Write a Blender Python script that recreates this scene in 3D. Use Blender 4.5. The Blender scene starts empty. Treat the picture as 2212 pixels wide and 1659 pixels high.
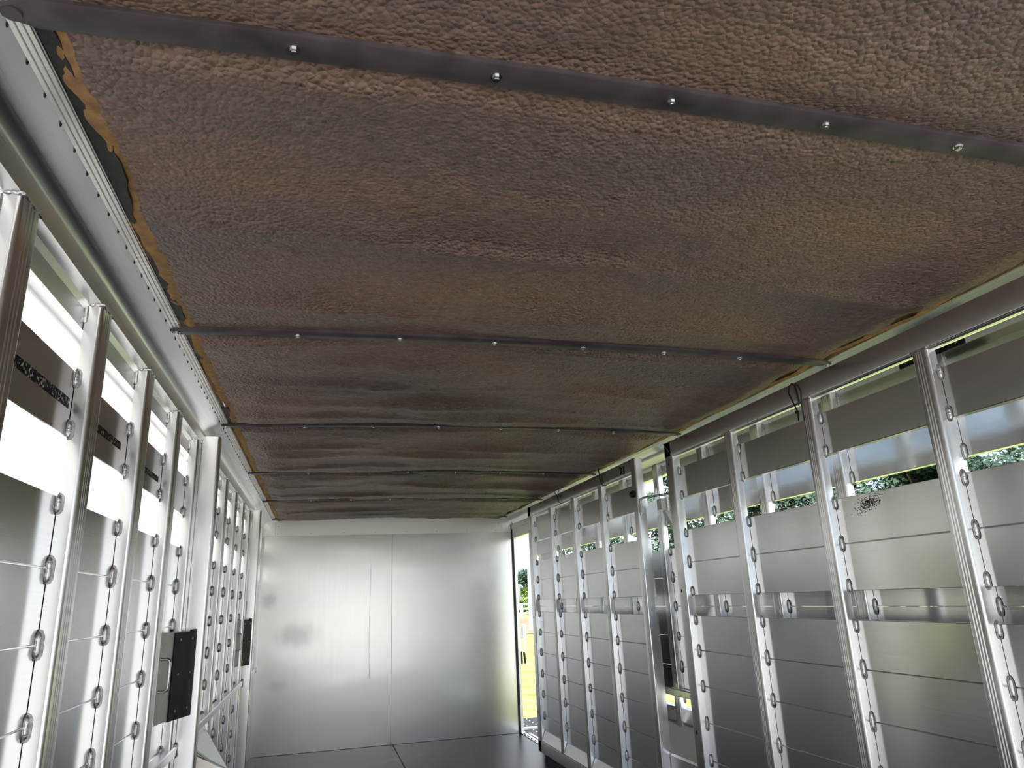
import bpy, math, random
from mathutils import Vector, Matrix, noise
random.seed(7)
scene = bpy.context.scene
H = 1.21                       # eye height above the trailer floor; all heights below are relative to the eye

# ---------------------------------------------------------------- camera
F_PX = 1524.77
R = ((0.96664381, 0.03574337, 0.25361812),
     (-0.25289201, 0.29002016, 0.92300267),
     (-0.04056314, -0.95635282, 0.28938541))     # rows: world x, y, z ; columns: image right, down, forward
cam_d = bpy.data.cameras.new('camera')
cam = bpy.data.objects.new('camera', cam_d)
scene.collection.objects.link(cam)
cam_d.sensor_width = 36.0
cam_d.lens = 36.0 * F_PX / 2212.0
cam_d.clip_start = 0.02
cam_d.clip_end = 2000
cam.matrix_world = Matrix(((R[0][0], -R[0][1], -R[0][2], 0),
                           (R[1][0], -R[1][1], -R[1][2], 0),
                           (R[2][0], -R[2][1], -R[2][2], H),
                           (0, 0, 0, 1)))
scene.camera = cam

def ray(px, py):
    d = (px - 1106.0, py - 829.5, F_PX)
    return Vector([sum(R[i][k] * d[k] for k in range(3)) for i in range(3)])

# ---------------------------------------------------------------- world, sun, exposure
SKY = 1.25
SUN = 8.0
world = bpy.data.worlds.new('sky')
scene.world = world
world.use_nodes = True
wn = world.node_tree
wn.nodes.clear()
wo = wn.nodes.new('ShaderNodeOutputWorld')
wb = wn.nodes.new('ShaderNodeBackground')
tc = wn.nodes.new('ShaderNodeTexCoord')
mp = wn.nodes.new('ShaderNodeMapping')
mp.inputs['Scale'].default_value = (1.0, 1.0, 2.6)
nz = wn.nodes.new('ShaderNodeTexNoise')
nz.inputs['Scale'].default_value = 2.2
nz.inputs['Detail'].default_value = 7
rp = wn.nodes.new('ShaderNodeValToRGB')
rp.color_ramp.elements[0].position = 0.36
rp.color_ramp.elements[0].color = (0.55, 0.73, 1.0, 1)
rp.color_ramp.elements[1].position = 0.60
rp.color_ramp.elements[1].color = (1.0, 1.0, 1.0, 1)
wn.links.new(tc.outputs['Generated'], mp.inputs['Vector'])
wn.links.new(mp.outputs['Vector'], nz.inputs['Vector'])
wn.links.new(nz.outputs['Fac'], rp.inputs['Fac'])
wn.links.new(rp.outputs['Color'], wb.inputs['Color'])
wb.inputs['Strength'].default_value = SKY
wn.links.new(wb.outputs['Background'], wo.inputs['Surface'])

sun_d = bpy.data.lights.new('sun_offscreen', 'SUN')
sun_d.energy = SUN
sun_d.angle = math.radians(1.5)
sun_d.color = (1.0, 0.96, 0.91)
sun = bpy.data.objects.new('sun_offscreen', sun_d)
scene.collection.objects.link(sun)
sun.location = (-6, -3, 12)
sun.rotation_euler = Vector((0.80, 0.28, -1.0)).to_track_quat('-Z', 'Y').to_euler()

vs = scene.view_settings
vs.view_transform = 'Standard'
vs.look = 'None'
vs.gamma = 1.0
vs.use_curve_mapping = False
vs.exposure = 0.45
scene.cycles.use_denoising = True
scene.cycles.max_bounces = 9
scene.cycles.glossy_bounces = 7
scene.cycles.diffuse_bounces = 4
scene.cycles.transmission_bounces = 4
scene.cycles.adaptive_threshold = 0.03
scene.cycles.sample_clamp_indirect = 8.0

# ---------------------------------------------------------------- materials
def new_mat(name):
    m = bpy.data.materials.new(name)
    m.use_nodes = True
    nt = m.node_tree
    b = nt.nodes['Principled BSDF']
    return m, nt, b

def obj_noise(nt, scale_vec, scale=1.0, detail=3.0):
    t = nt.nodes.new('ShaderNodeTexCoord')
    g = nt.nodes.new('ShaderNodeNewGeometry')
    p = nt.nodes.new('ShaderNodeMapping')
    p.inputs['Scale'].default_value = scale_vec
    n = nt.nodes.new('ShaderNodeTexNoise')
    n.inputs['Scale'].default_value = scale
    n.inputs['Detail'].default_value = detail
    nt.links.new(g.outputs['Position'], p.inputs['Vector'])
    nt.links.new(p.outputs['Vector'], n.inputs['Vector'])
    return n

def ramp(nt, src, p0, c0, p1, c1):
    r = nt.nodes.new('ShaderNodeValToRGB')
    r.color_ramp.elements[0].position = p0
    r.color_ramp.elements[0].color = (*c0, 1)
    r.color_ramp.elements[1].position = p1
    r.color_ramp.elements[1].color = (*c1, 1)
    nt.links.new(src, r.inputs['Fac'])
    return r

def brushed(nt, b, direction, amount):
    """spread the gloss across the drawing lines"""
    t = nt.nodes.new('ShaderNodeCombineXYZ')
    for k in range(3):
        t.inputs[k].default_value = direction[k]
    nt.links.new(t.outputs['Vector'], b.inputs['Tangent'])
    b.inputs['Anisotropic'].default_value = amount
    b.inputs['Anisotropic Rotation'].default_value = 0.25

def metal(name, col, rough, streak, amt=0.10, bump=0.0, dark=0.80, macro=None, spread=None):
    """bare aluminium; streak = noise scale per axis, fine across the drawing direction and long along it"""
    m, nt, b = new_mat(name)
    b.inputs['Metallic'].default_value = 1.0
    if spread:
        brushed(nt, b, spread, 0.8)
    n = obj_noise(nt, streak, 1.0, 2.0)
    c = ramp(nt, n.outputs['Fac'], 0.30, tuple(x * dark for x in col), 0.62, col)
    nt.links.new(c.outputs['Color'], b.inputs['Base Color'])
    r = ramp(nt, n.outputs['Fac'], 0.3, (rough + amt,) * 3, 0.7, (rough - amt * .5,) * 3)
    nt.links.new(r.outputs['Color'], b.inputs['Roughness'])
    last = None
    if bump:
        bp = nt.nodes.new('ShaderNodeBump')
        bp.inputs['Strength'].default_value = 1.0
        bp.inputs['Distance'].default_value = bump
        nt.links.new(n.outputs['Fac'], bp.inputs['Height'])
        last = bp
    if macro:
        n2 = obj_noise(nt, macro[0], 1.0, 1.0)
        bp2 = nt.nodes.new('ShaderNodeBump')
        bp2.inputs['Strength'].default_value = 1.0
        bp2.inputs['Distance'].default_value = macro[1]
        nt.links.new(n2.outputs['Fac'], bp2.inputs['Height'])
        if last:
            nt.links.new(last.outputs['Normal'], bp2.inputs['Normal'])
        last = bp2
    if last:
        nt.links.new(last.outputs['Normal'], b.inputs['Normal'])
    return m

def plain(name, col, rough=0.5, metallic=0.0, var=0.0, scale=30, bump=0.0, spec=0.5):
    m, nt, b = new_mat(name)
    b.inputs['Roughness'].default_value = rough
    b.inputs['Metallic'].default_value = metallic
    b.inputs['Specular IOR Level'].default_value = spec
    n = obj_noise(nt, (1, 1, 1), scale, 4)
    c = ramp(nt, n.outputs['Fac'], 0.3, tuple(x * (1 - var) for x in col), 0.7, tuple(min(1, x * (1 + var)) for x in col))
    nt.links.new(c.outputs['Color'], b.inputs['Base Color'])
    if bump:
        bp = nt.nodes.new('ShaderNodeBump')
        bp.inputs['Distance'].default_value = bump
        nt.links.new(n.outputs['Fac'], bp.inputs['Height'])
        nt.links.new(bp.outputs['Normal'], b.inputs['Normal'])
    return m

M = {}
ALU = (0.80, 0.80, 0.80)
M['plank'] = metal('aluminium_plank', ALU, 0.18, (3.0, 0.7, 300.0), 0.015, 0.0, 0.96, None, (0.12, 1, 0.05))
M['post'] = metal('aluminium_post', ALU, 0.23, (300, 300, 0.8), 0.005, 0.0, 0.99)
M['rail'] = metal('aluminium_rail', ALU, 0.26, (300, 0.7, 300), 0.005, 0.0, 0.985)
M['cove'] = metal('aluminium_cove', (0.84, 0.845, 0.85), 0.28, (200, 0.6, 200), 0.02, 0.0, 0.98, ((1, 1.4, 1), 0.003))
M['fascia'] = metal('aluminium_fascia', (0.88, 0.87, 0.85), 0.36, (200, 0.6, 200), 0.03, 0.0, 0.975)
M['weld'] = plain('weld_metal', (0.80, 0.80, 0.80), 0.30, 1.0, 0.2, 260, 0.001)
M['soot'] = plain('weld_soot', (0.56, 0.56, 0.56), 0.5, 1.0, 0.3, 120)
M['steel'] = plain('zinc_steel', (0.72, 0.73, 0.72), 0.25, 1.0, 0.15, 90)
M['bracket'] = plain('galvanised_bracket', (0.84, 0.84, 0.84), 0.45, 0.3, 0.08, 60)
M['black'] = plain('black_plastic', (0.008, 0.009, 0.013), 0.42, 0, 0.3, 40, 0, 0.35)
M['rubber'] = plain('black_rubber', (0.012, 0.012, 0.013), 0.55, 0, 0.4, 80, 0.001)
M['bow'] = plain('painted_strap', (0.112, 0.092, 0.100), 0.45, 0, 0.35, 14, 0.0006)
M['white'] = plain('white_enamel', (0.85, 0.86, 0.88), 0.3)
M['seal'] = plain('door_seal', (0.015, 0.015, 0.016), 0.6)

def make_foam():
    m, nt, b = new_mat('brown_foam')
    n1 = obj_noise(nt, (1.1, 2.6, 1.0), 1.0, 3)
    n2 = obj_noise(nt, (1, 1, 1), 55, 4)
    c1 = ramp(nt, n1.outputs['Fac'], 0.35, (0.255, 0.195, 0.178), 0.74, (0.40, 0.255, 0.178))
    c2 = ramp(nt, n2.outputs['Fac'], 0.3, (0.72, 0.72, 0.72), 0.7, (1.15, 1.12, 1.08))
    mx = nt.nodes.new('ShaderNodeMix')
    mx.data_type = 'RGBA'
    mx.blend_type = 'MULTIPLY'
    mx.inputs['Factor'].default_value = 1.0
    nt.links.new(c1.outputs['Color'], mx.inputs['A'])
    nt.links.new(c2.outputs['Color'], mx.inputs['B'])
    nt.links.new(mx.outputs['Result'], b.inputs['Base Color'])
    b.inputs['Roughness'].default_value = 0.40
    b.inputs['Specular IOR Level'].default_value = 0.55
    g = nt.nodes.new('ShaderNodeNewGeometry')
    w = obj_noise(nt, (1, 1, 1), 40, 1)
    ad = nt.nodes.new('ShaderNodeVectorMath')
    ad.operation = 'MULTIPLY_ADD'
    ad.inputs[1].default_value = (0.008, 0.008, 0.008)
    nt.links.new(w.outputs['Color'], ad.inputs[0])
    nt.links.new(g.outputs['Position'], ad.inputs[2])
    v = nt.nodes.new('ShaderNodeTexVoronoi')
    v.feature = 'F1'
    v.inputs['Scale'].default_value = 105
    nt.links.new(ad.outputs['Vector'], v.inputs['Vector'])
    v2 = nt.nodes.new('ShaderNodeTexNoise')
    v2.inputs['Scale'].default_value = 38
    v2.inputs['Detail'].default_value = 3
    nt.links.new(g.outputs['Position'], v2.inputs['Vector'])
    bp = nt.nodes.new('ShaderNodeBump')
    bp.invert = True
    bp.inputs['Distance'].default_value = 0.005
    nt.links.new(v.outputs['Distance'], bp.inputs['Height'])
    bp2 = nt.nodes.new('ShaderNodeBump')
    bp2.inputs['Distance'].default_value = 0.006
    nt.links.new(v2.outputs['Fac'], bp2.inputs['Height'])
    nt.links.new(bp.outputs['Normal'], bp2.inputs['Normal'])
    nt.links.new(bp2.outputs['Normal'], b.inputs['Normal'])
    return m
M['foam'] = make_foam()
M['tan'] = plain('cut_foam', (0.46, 0.27, 0.11), 0.8, 0, 0.25, 40, 0.004)
M['mat'] = plain('rubber_mat', (0.020, 0.020, 0.023), 0.30, 0, 0.3, 160, 0.0006, 0.5)

def make_backwall():
    m, nt, b = new_mat('aluminium_sheet')
    b.inputs['Metallic'].default_value = 1.0
    brushed(nt, b, (0.05, 0.12, 1), 0.5)
    n = obj_noise(nt, (34, 34, 0.7), 1.0, 2)
    c = ramp(nt, n.outputs['Fac'], 0.25, (0.795, 0.79, 0.775), 0.65, (0.82, 0.815, 0.80))
    # two grey rubbed stains left of the sheet joint
    g = nt.nodes.new('ShaderNodeNewGeometry')
    wob = obj_noise(nt, (14, 14, 5), 1.0, 4)
    prev = c.outputs['Color']
    for (cx, cz, rx, rz, k) in ((-0.18, -0.25 + H, 0.26, 0.15, 0.42), (-0.44, 0.06 + H, 0.10, 0.09, 0.34), (-0.33, -0.66 + H, 0.12, 0.07, 0.2)):
        s = nt.nodes.new('ShaderNodeVectorMath'); s.operation = 'SUBTRACT'
        s.inputs[1].default_value = (cx, 7.0, cz)
        nt.links.new(g.outputs['Position'], s.inputs[0])
        d = nt.nodes.new('ShaderNodeVectorMath'); d.operation = 'MULTIPLY'
        d.inputs[1].default_value = (1 / rx, 0, 1 / rz)
        nt.links.new(s.outputs[0], d.inputs[0])
        ln = nt.nodes.new('ShaderNodeVectorMath'); ln.operation = 'LENGTH'
        nt.links.new(d.outputs[0], ln.inputs[0])
        ma = nt.nodes.new('ShaderNodeMath'); ma.operation = 'MULTIPLY_ADD'
        ma.inputs[1].default_value = 0.9
        nt.links.new(wob.outputs['Fac'], ma.inputs[0])
        nt.links.new(ln.outputs['Value'], ma.inputs[2])
        rr = ramp(nt, ma.outputs[0], 0.60, (k, k, k), 1.0, (0, 0, 0))
        ma.inputs[1].default_value = 0.5
        ln2 = nt.nodes.new('ShaderNodeMath'); ln2.operation = 'MULTIPLY'; ln2.inputs[1].default_value = 0.72
        nt.links.new(ln.outputs['Value'], ln2.inputs[0]); nt.links.new(ln2.outputs[0], ma.inputs[2])
        rr.color_ramp.interpolation = 'EASE'; rr.color_ramp.elements[0].position = 0.38
        mx = nt.nodes.new('ShaderNodeMix'); mx.data_type = 'RGBA'
        nt.links.new(rr.outputs['Color'], mx.inputs['Factor'])
        nt.links.new(prev, mx.inputs['A'])
        mx.inputs['B'].default_value = (0.27, 0.27, 0.27, 1)
        prev = mx.outputs['Result']
    nt.links.new(prev, b.inputs['Base Color'])
    r = ramp(nt, n.outputs['Fac'], 0.3, (0.25,) * 3, 0.7, (0.24,) * 3)
    nt.links.new(r.outputs['Color'], b.inputs['Roughness'])
    n2 = obj_noise(nt, (1.0, 1, 2.2), 1.0, 1)
    bp = nt.nodes.new('ShaderNodeBump')
    bp.inputs['Distance'].default_value = 0.0035
    nt.links.new(n2.outputs['Fac'], bp.inputs['Height'])
    bq = nt.nodes.new('ShaderNodeBump')
    bq.inputs['Distance'].default_value = 0.0001
    nt.links.new(n.outputs['Fac'], bq.inputs['Height'])
    nt.links.new(bp.outputs['Normal'], bq.inputs['Normal'])
    nt.links.new(bp.outputs['Normal'], b.inputs['Normal'])
    return m
M['sheet'] = make_backwall()

def make_panel():
    m, nt, b = new_mat('white_poly_panel')
    b.inputs['Base Color'].default_value = (0.93, 0.94, 0.95, 1)
    b.inputs['Roughness'].default_value = 0.12
    tr = nt.nodes.new('ShaderNodeBsdfTranslucent')
    tr.inputs['Color'].default_value = (0.96, 0.955, 0.945, 1)
    mx = nt.nodes.new('ShaderNodeMixShader')
    mx.inputs['Fac'].default_value = 0.52
    nt.links.new(b.outputs['BSDF'], mx.inputs[1])
    nt.links.new(tr.outputs['BSDF'], mx.inputs[2])
    nt.links.new(mx.outputs['Shader'], nt.nodes['Material Output'].inputs['Surface'])
    return m
M['panel'] = make_panel()

def two_tone(name, c0, c1, scale, rough=0.9, bump=0.0, p0=0.35, p1=0.65):
    m, nt, b = new_mat(name)
    n = obj_noise(nt, (1, 1, 1), scale, 6)
    c = ramp(nt, n.outputs['Fac'], p0, c0, p1, c1)
    nt.links.new(c.outputs['Color'], b.inputs['Base Color'])
    b.inputs['Roughness'].default_value = rough
    b.inputs['Specular IOR Level'].default_value = 0.2
    if bump:
        bp = nt.nodes.new('ShaderNodeBump')
        bp.inputs['Distance'].default_value = bump
        nt.links.new(n.outputs['Fac'], bp.inputs['Height'])
        nt.links.new(bp.outputs['Normal'], b.inputs['Normal'])
    return m
M['grass'] = two_tone('lawn_grass', (0.20, 0.25, 0.075), (0.38, 0.415, 0.15), 1.7, 0.9, 0.05)
M['bounce_gravel'] = two_tone('pale_bounce_gravel', (0.36, 0.35, 0.335), (0.50, 0.49, 0.475), 14, 0.9, 0.02)  # for the unseen ground pad, kept pale and neutral for its bounce light
M['dirt'] = two_tone('dirt_track', (0.25, 0.165, 0.105), (0.34, 0.24, 0.165), 0.6)
M['leaf'] = two_tone('tree_leaf', (0.04, 0.075, 0.05), (0.085, 0.14, 0.09), 0.9, 0.5)
M['leaf2'] = two_tone('bush_leaf', (0.12, 0.20, 0.04), (0.24, 0.32, 0.08), 0.9, 0.6)
M['bark'] = two_tone('tree_bark', (0.05, 0.035, 0.025), (0.12, 0.09, 0.07), 3.0)
M['tape'] = two_tone('peeled_tape', (0.010, 0.011, 0.014), (0.62, 0.61, 0.60), 150, 0.6, 0.0, 0.57, 0.60)

# ---------------------------------------------------------------- mesh helpers
C = scene.collection
class MB:
    def __init__(s):
        s.v = []; s.f = []; s.mi = []
    def add(s, vs, fs, mi=0):
        o = len(s.v)
        s.v += [tuple(v) for v in vs]
        s.f += [tuple(i + o for i in f) for f in fs]
        s.mi += [mi] * len(fs)
        return s
    def box(s, x0, x1, y0, y1, z0, z1, mi=0):
        vs = [(x, y, z) for z in (z0, z1) for y in (y0, y1) for x in (x0, x1)]
        return s.add(vs, [(0, 2, 3, 1), (4, 5, 7, 6), (0, 1, 5, 4), (2, 6, 7, 3), (0, 4, 6, 2), (1, 3, 7, 5)], mi)
    def prism(s, prof, axis, a, b, mi=0):
        """extrude a closed 2-D outline: axis 'z' takes (x, y), 'y' takes (x, z), 'x' takes (y, z)"""
        n = len(prof)
        area = sum(prof[i][0] * prof[(i + 1) % n][1] - prof[(i + 1) % n][0] * prof[i][1] for i in range(n))
        flip = (area < 0) != (axis == 'y')
        if flip:
            prof = prof[::-1]
        def P(p, t):
            return (p[0], p[1], t) if axis == 'z' else ((p[0], t, p[1]) if axis == 'y' else (t, p[0], p[1]))
        vs = [P(p, a) for p in prof] + [P(p, b) for p in prof]
        fs = [(i, (i + 1) % n, n + (i + 1) % n, n + i) for i in range(n)]
        fs += [tuple(range(n))[::-1], tuple(range(n, 2 * n))]
        return s.add(vs, fs, mi)
    def tube(s, path, r, seg=8, mi=0, caps=True):
        pts = [Vector(p) for p in path]
        rs = r if isinstance(r, (list, tuple)) else [r] * len(pts)
        vs = []; fs = []
        up = None
        for i, p in enumerate(pts):
            t = (pts[min(i + 1, len(pts) - 1)] - pts[max(i - 1, 0)]).normalized()
            if up is None:
                up = Vector((0, 0, 1)) if abs(t.z) < .9 else Vector((1, 0, 0))
            a = (up - t * up.dot(t)).normalized()
            up = a
            c = t.cross(a)
            for k in range(seg):
                q = 2 * math.pi * k / seg
                vs.append(p + (a * math.cos(q) + c * math.sin(q)) * rs[i])
        for i in range(len(pts) - 1):
            for k in range(seg):
                k2 = (k + 1) % seg
                fs.append((i * seg + k, i * seg + k2, (i + 1) * seg + k2, (i + 1) * seg + k))
        if caps:
            fs.append(tuple(range(seg))[::-1])
            fs.append(tuple(range((len(pts) - 1) * seg, len(pts) * seg)))
        return s.add(vs, fs, mi)
    def disc(s, c, n, r, h, seg=10, mi=0, r2=None):
        c = Vector(c); n = Vector(n).normalized()
        return s.tube([c, c + n * h], [r, r if r2 is None else r2], seg, mi)
    def mesh(s, name, mats, smooth=None, origin=(0, 0, 0)):
        me = bpy.data.meshes.new(name)
        ox, oy, oz = origin
        me.from_pydata([(x - ox, y - oy, z - oz) for x, y, z in s.v], [], s.f)
        for m in (mats if isinstance(mats, (list, tuple)) else [mats]):
            me.materials.append(m)
        me.polygons.foreach_set('material_index', s.mi)
        if smooth:
            me.polygons.foreach_set('use_smooth', [True] * len(me.polygons))
            me.set_sharp_from_angle(angle=math.radians(smooth))
        me.update()
        return me
    def obj(s, name, mats, parent=None, smooth=None):
        xs = list(zip(*s.v))
        org = tuple((min(a) + max(a)) / 2 for a in xs[:2]) + (min(xs[2]),)
        o = bpy.data.objects.new(name, s.mesh(name, mats, smooth, org))
        return put(o, org, parent)

def put(o, loc, parent=None):
    """place an object whose location is given relative to the eye height"""
    C.objects.link(o)
    w = Vector((loc[0], loc[1], loc[2] + H))
    if parent is None:
        o.location = w
    else:
        o.parent = parent
        o.location = w - world_loc(parent)
    return o

def world_loc(o):
    l = Vector(o.location)
    while o.parent:
        o = o.parent
        l = l + Vector(o.location)
    return l

def inst(me, name, loc, parent=None):
    return put(bpy.data.objects.new(name, me), loc, parent)

def tag(o, label=None, cat=None, group=None, kind=None):
    if label: o['label'] = label
    if cat: o['category'] = cat
    if group: o['group'] = group
    if kind: o['kind'] = kind
    return o

def root(name, loc, label=None, cat=None, group=None, kind=None):
    o = bpy.data.objects.new(name, None)
    o.empty_display_size = 0.1
    put(o, loc)
    return tag(o, label, cat, group, kind)

def rounded(x0, x1, y0, y1, r, corners, seg=5):
    """rectangle outline with the named corners rounded; corners: subset of '00','10','11','01' (x then y)"""
    out = []
    for (key, cx, cy, a0) in (('00', x0, y0, 180), ('10', x1, y0, 270), ('11', x1, y1, 0), ('01', x0, y1, 90)):
        if key in corners:
            mx = cx + (r if key[0] == '0' else -r)
            my = cy + (r if key[1] == '0' else -r)
            for k in range(seg + 1):
                a = math.radians(a0 + 90 * k / seg)
                out.append((mx + r * math.cos(a), my + r * math.sin(a)))
        else:
            out.append((cx, cy))
    return out

def ribbed_post(xw, xf, y0, y1, r=0.009, ribs=(0.34, 0.5, 0.66)):
    """outline of a hollow post: flat back on the wall at xw, face at xf with shallow grooves; rounded face corners"""
    sx = 1 if xf > xw else -1
    pts = [(xw, y0)]
    for k in range(6):
        a = math.radians(90 * k / 5)
        pts.append((xf - sx * r * (1 - math.sin(a)), y0 + r * (1 - math.cos(a))))
    w = y1 - y0
    for t in ribs:
        yc = y0 + w * t
        pts += [(xf, yc - 0.0022), (xf - sx * 0.0016, yc), (xf, yc + 0.0022)]
    for k in range(6):
        a = math.radians(90 * k / 5)
        pts.append((xf - sx * r * (1 - math.cos(a)), y1 - r * (1 - math.sin(a))))
    pts.append((xw, y1))
    return pts

def plank_outline(xin, xout, z0, z1):
    """plank section: chamfered inner edges so that each joint reads as a groove"""
    s = 1 if xout > xin else -1
    g = 0.0010; c = 0.0016
    return [(xin + s * c, z0 + g), (xin, z0 + g + c), (xin, z1 - g - c), (xin + s * c, z1 - g), (xout, z1 - g), (xout, z0 + g)]

def weld_mesh(name, sx, length=0.046, w=0.0085):
    """bead lying in the corner between a plank (normal sx along x) and the near side of a post (normal -y), with its sooty halo"""
    m = MB()
    n = 11; seg = 8
    d = Vector((sx, -1, 0)).normalized()
    t = Vector((sx, 1, 0)).normalized()
    vs = []; fs = []
    for i in range(n + 1):
        u = i / n
        z = (u - .5) * length
        env = math.sqrt(max(0.02, 1 - (2 * u - 1) ** 4))
        rr = w * env * (1 + 0.10 * math.sin(i * 2.6))
        for k in range(seg):
            a = 2 * math.pi * k / seg
            p = d * (math.cos(a) * rr * 0.75 + 0.001) + t * (math.sin(a) * rr)
            vs.append((p.x, p.y, z))
    for i in range(n):
        for k in range(seg):
            k2 = (k + 1) % seg
            fs.append((i * seg + k, i * seg + k2, (i + 1) * seg + k2, (i + 1) * seg + k))
    fs.append(tuple(range(seg))); fs.append(tuple(range(n * seg, (n + 1) * seg))[::-1])
    m.add(vs, fs, 0)
    for side in (0, 1):
        hv = []
        L = length * 0.60; W = w * 1.35
        for (a, b) in ((0, -L), (0.6, -L * .93), (1, -L * .6), (1, L * .55), (0.55, L * .9), (0, L)):
            q = a * W
            hv.append((sx * q + sx * .0006, -.0008, b) if side else (sx * .0008, -q - .0006, b))
        m.add(hv, [tuple(range(6))], 1)
    return m.mesh(name, [M['weld'], M['soot']], 50)

WELD_L = [weld_mesh('weld_bead', 1, l) for l in (0.046, 0.040, 0.052)]
WELD_R = [weld_mesh('weld_bead', -1, l, 0.0075) for l in (0.046, 0.040, 0.052)]

def bolt_mesh():
    m = MB()
    m.disc((0, 0, 0), (0, 0, -1), 0.0088, 0.002, 14)
    m.disc((0, 0, -0.002), (0, 0, -1), 0.0062, 0.0055, 6)
    m.disc((0, 0, -0.0075), (0, 0, -1), 0.0045, 0.0012, 8)
    return m.mesh('bolt', M['steel'], 30)
BOLT = bolt_mesh()

CX = 0.666                     # trailer centre line
def mir(x): return 2 * CX - x

# trailer numbers
Y0, Y1 = -0.85, 7.0            # rear opening, front wall
XP, XF = -0.557, -0.52         # left: plank plane, post face
OXP, OXF = 1.889, 1.852        # right outer wall
OZ = -0.027

# ================================================================ FLOOR
fl = MB().box(-0.62, 1.95, Y0, Y1 + 0.02, -1.33, -1.222).obj('floor', M['mat'])
tag(fl, kind='structure')
for (xa, xb, lab) in ((-0.535, 0.681, 'black rubber floor mat reaching from the catch plate wall to the mat joint'),
                      (0.687, 1.86, 'black rubber floor mat between the mat joint and the open side door')):
    m = MB()
    m.prism([(xa, -1.222), (xb, -1.222), (xb, -1.214), (xb - .004, -1.21), (xa + .004, -1.21), (xa, -1.214)], 'y', 4.6, 6.985)
    tag(m.obj('rubber_mat', M['mat']), lab, 'mat', 'rubber floor mats')

# ================================================================ CEILING
def arch(x):
    return 0.768 + 0.018 * (1 - ((x - CX) / 1.08) ** 2)
BOWS = [-0.30, 0.882, 2.055, 3.20, 4.40, 5.62, 6.80]
RIDGES = [(1.46, 0.022, 0.035), (1.86, 0.008, 0.03), (2.80, 0.016, 0.045), (2.55, 0.010, 0.03), (3.02, 0.014, 0.03), (3.62, 0.014, 0.04), (3.80, 0.022, 0.05), (4.15, 0.014, 0.04),
          (4.85, 0.022, 0.06), (5.25, 0.018, 0.04), (6.15, 0.024, 0.06), (6.48, 0.018, 0.04), (0.45, 0.012, 0.05), (0.12, 0.012, 0.06)]
def foam_z(x, y):
    z = arch(x)
    k = 0
    while k < len(BOWS) - 2 and y > BOWS[k + 1]: k += 1
    a, b = BOWS[k], BOWS[k + 1]
    t = min(max((y - a) / (b - a), 0), 1)
    far = min(1.0, max(0.0, (y - 1.0) / 3.0))
    edge = min(1.0, max(0.0, min(x + 0.40, mir(-0.40) - x) / 0.12))
    z -= (0.006 + 0.016 * far) * (math.sin(math.pi * t) ** 0.35) * edge
    for (yr, amp, w) in RIDGES:
        wob = 0.05 * noise.noise(Vector((x * 1.3, yr * 7, 0))) + 0.06 * (x - 0.3) * (0.3 if yr > 1.5 else 0.9)
        q = (y - yr - wob) / w
        if abs(q) < 3:
            z -= amp * math.exp(-q * q) * edge * (0.55 + 0.6 * noise.noise(Vector((x * 1.7, yr * 3, 5))))
    z -= 0.014 * noise.noise(Vector((x * 2.2, y * 4.2, 1.7))) + 0.004 * noise.noise(Vector((x * 9, y * 11, 3.1)))
    z -= 0.0022 * noise.noise(Vector((x * 34, y * 34, 2.0)))
    nb = min(abs(y - yb) for yb in BOWS)
    if nb < 0.075:                      # pinched up under each strap
        z = z + (arch(x) + 0.003 - z) * min(1.0, (0.075 - nb) / 0.045)
    return z
def foam_edge_l(y):
    return -0.374 + 0.012 * noise.noise(Vector((0.3, y * 4.5, 0))) + 0.006 * noise.noise(Vector((1.3, y * 21, 0)))
m = MB()
NX, NY = 150, 560
vs = []; fs = []
for j in range(NY + 1):
    y = Y0 + (Y1 - 0.01 - Y0) * j / NY
    xl, xr = foam_edge_l(y), mir(foam_edge_l(y + 31))
    for i in range(NX + 1):
        x = xl + (xr - xl) * i / NX
        vs.append((x, y, foam_z(x, y)))
for j in range(NY):
    for i in range(NX):
        a = j * (NX + 1) + i
        fs.append((a, a + NX + 1, a + NX + 2, a + 1))
m.add(vs, fs)
ceil = m.obj('ceiling', M['foam'], None, 80)
tag(ceil, kind='structure')
MB().box(-0.60, mir(-0.60), Y0, Y1 + .03, 0.865, 0.885).obj('roof_skin', M['fascia'], ceil)
# cut foam edges, tan where the coating stops
for side in (0, 1):
    m = MB(); vs = []; fs = []
    n = 900
    for j in range(n + 1):
        y = Y0 + (Y1 - 0.02 - Y0) * j / n
        xe = foam_edge_l(y if not side else y + 31)
        w = 0.020 + 0.010 * noise.noise(Vector((4.0, y * 3.1, side))) + 0.005 * noise.noise(Vector((7.0, y * 24, side)))
        xo = xe - max(0.006, w)
        xi = xe + 0.012 + 0.006 * noise.noise(Vector((9.0, y * 30, side)))
        zz = foam_z(xe, y)
        row = [(xo, y, 0.80), (xo, y, zz + 0.004), ((xo + xe) / 2, y, zz - .001), (xe, y, zz - 0.0025), (xi, y, foam_z(xi, y) + .001)]
        vs += [((mir(p[0]) if side else p[0]), p[1], p[2]) for p in row]
    for j in range(n):
        for i in range(4):
            a = j * 5 + i
            f = (a, a + 5, a + 6, a + 1)
            fs.append(f[::-1] if side else f)
    m.add(vs, fs)
    o = m.obj('foam_cut_edge', M['tan'], ceil, 60)
    o['label'] = 'ragged tan cut edge of the foam lining'
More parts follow.
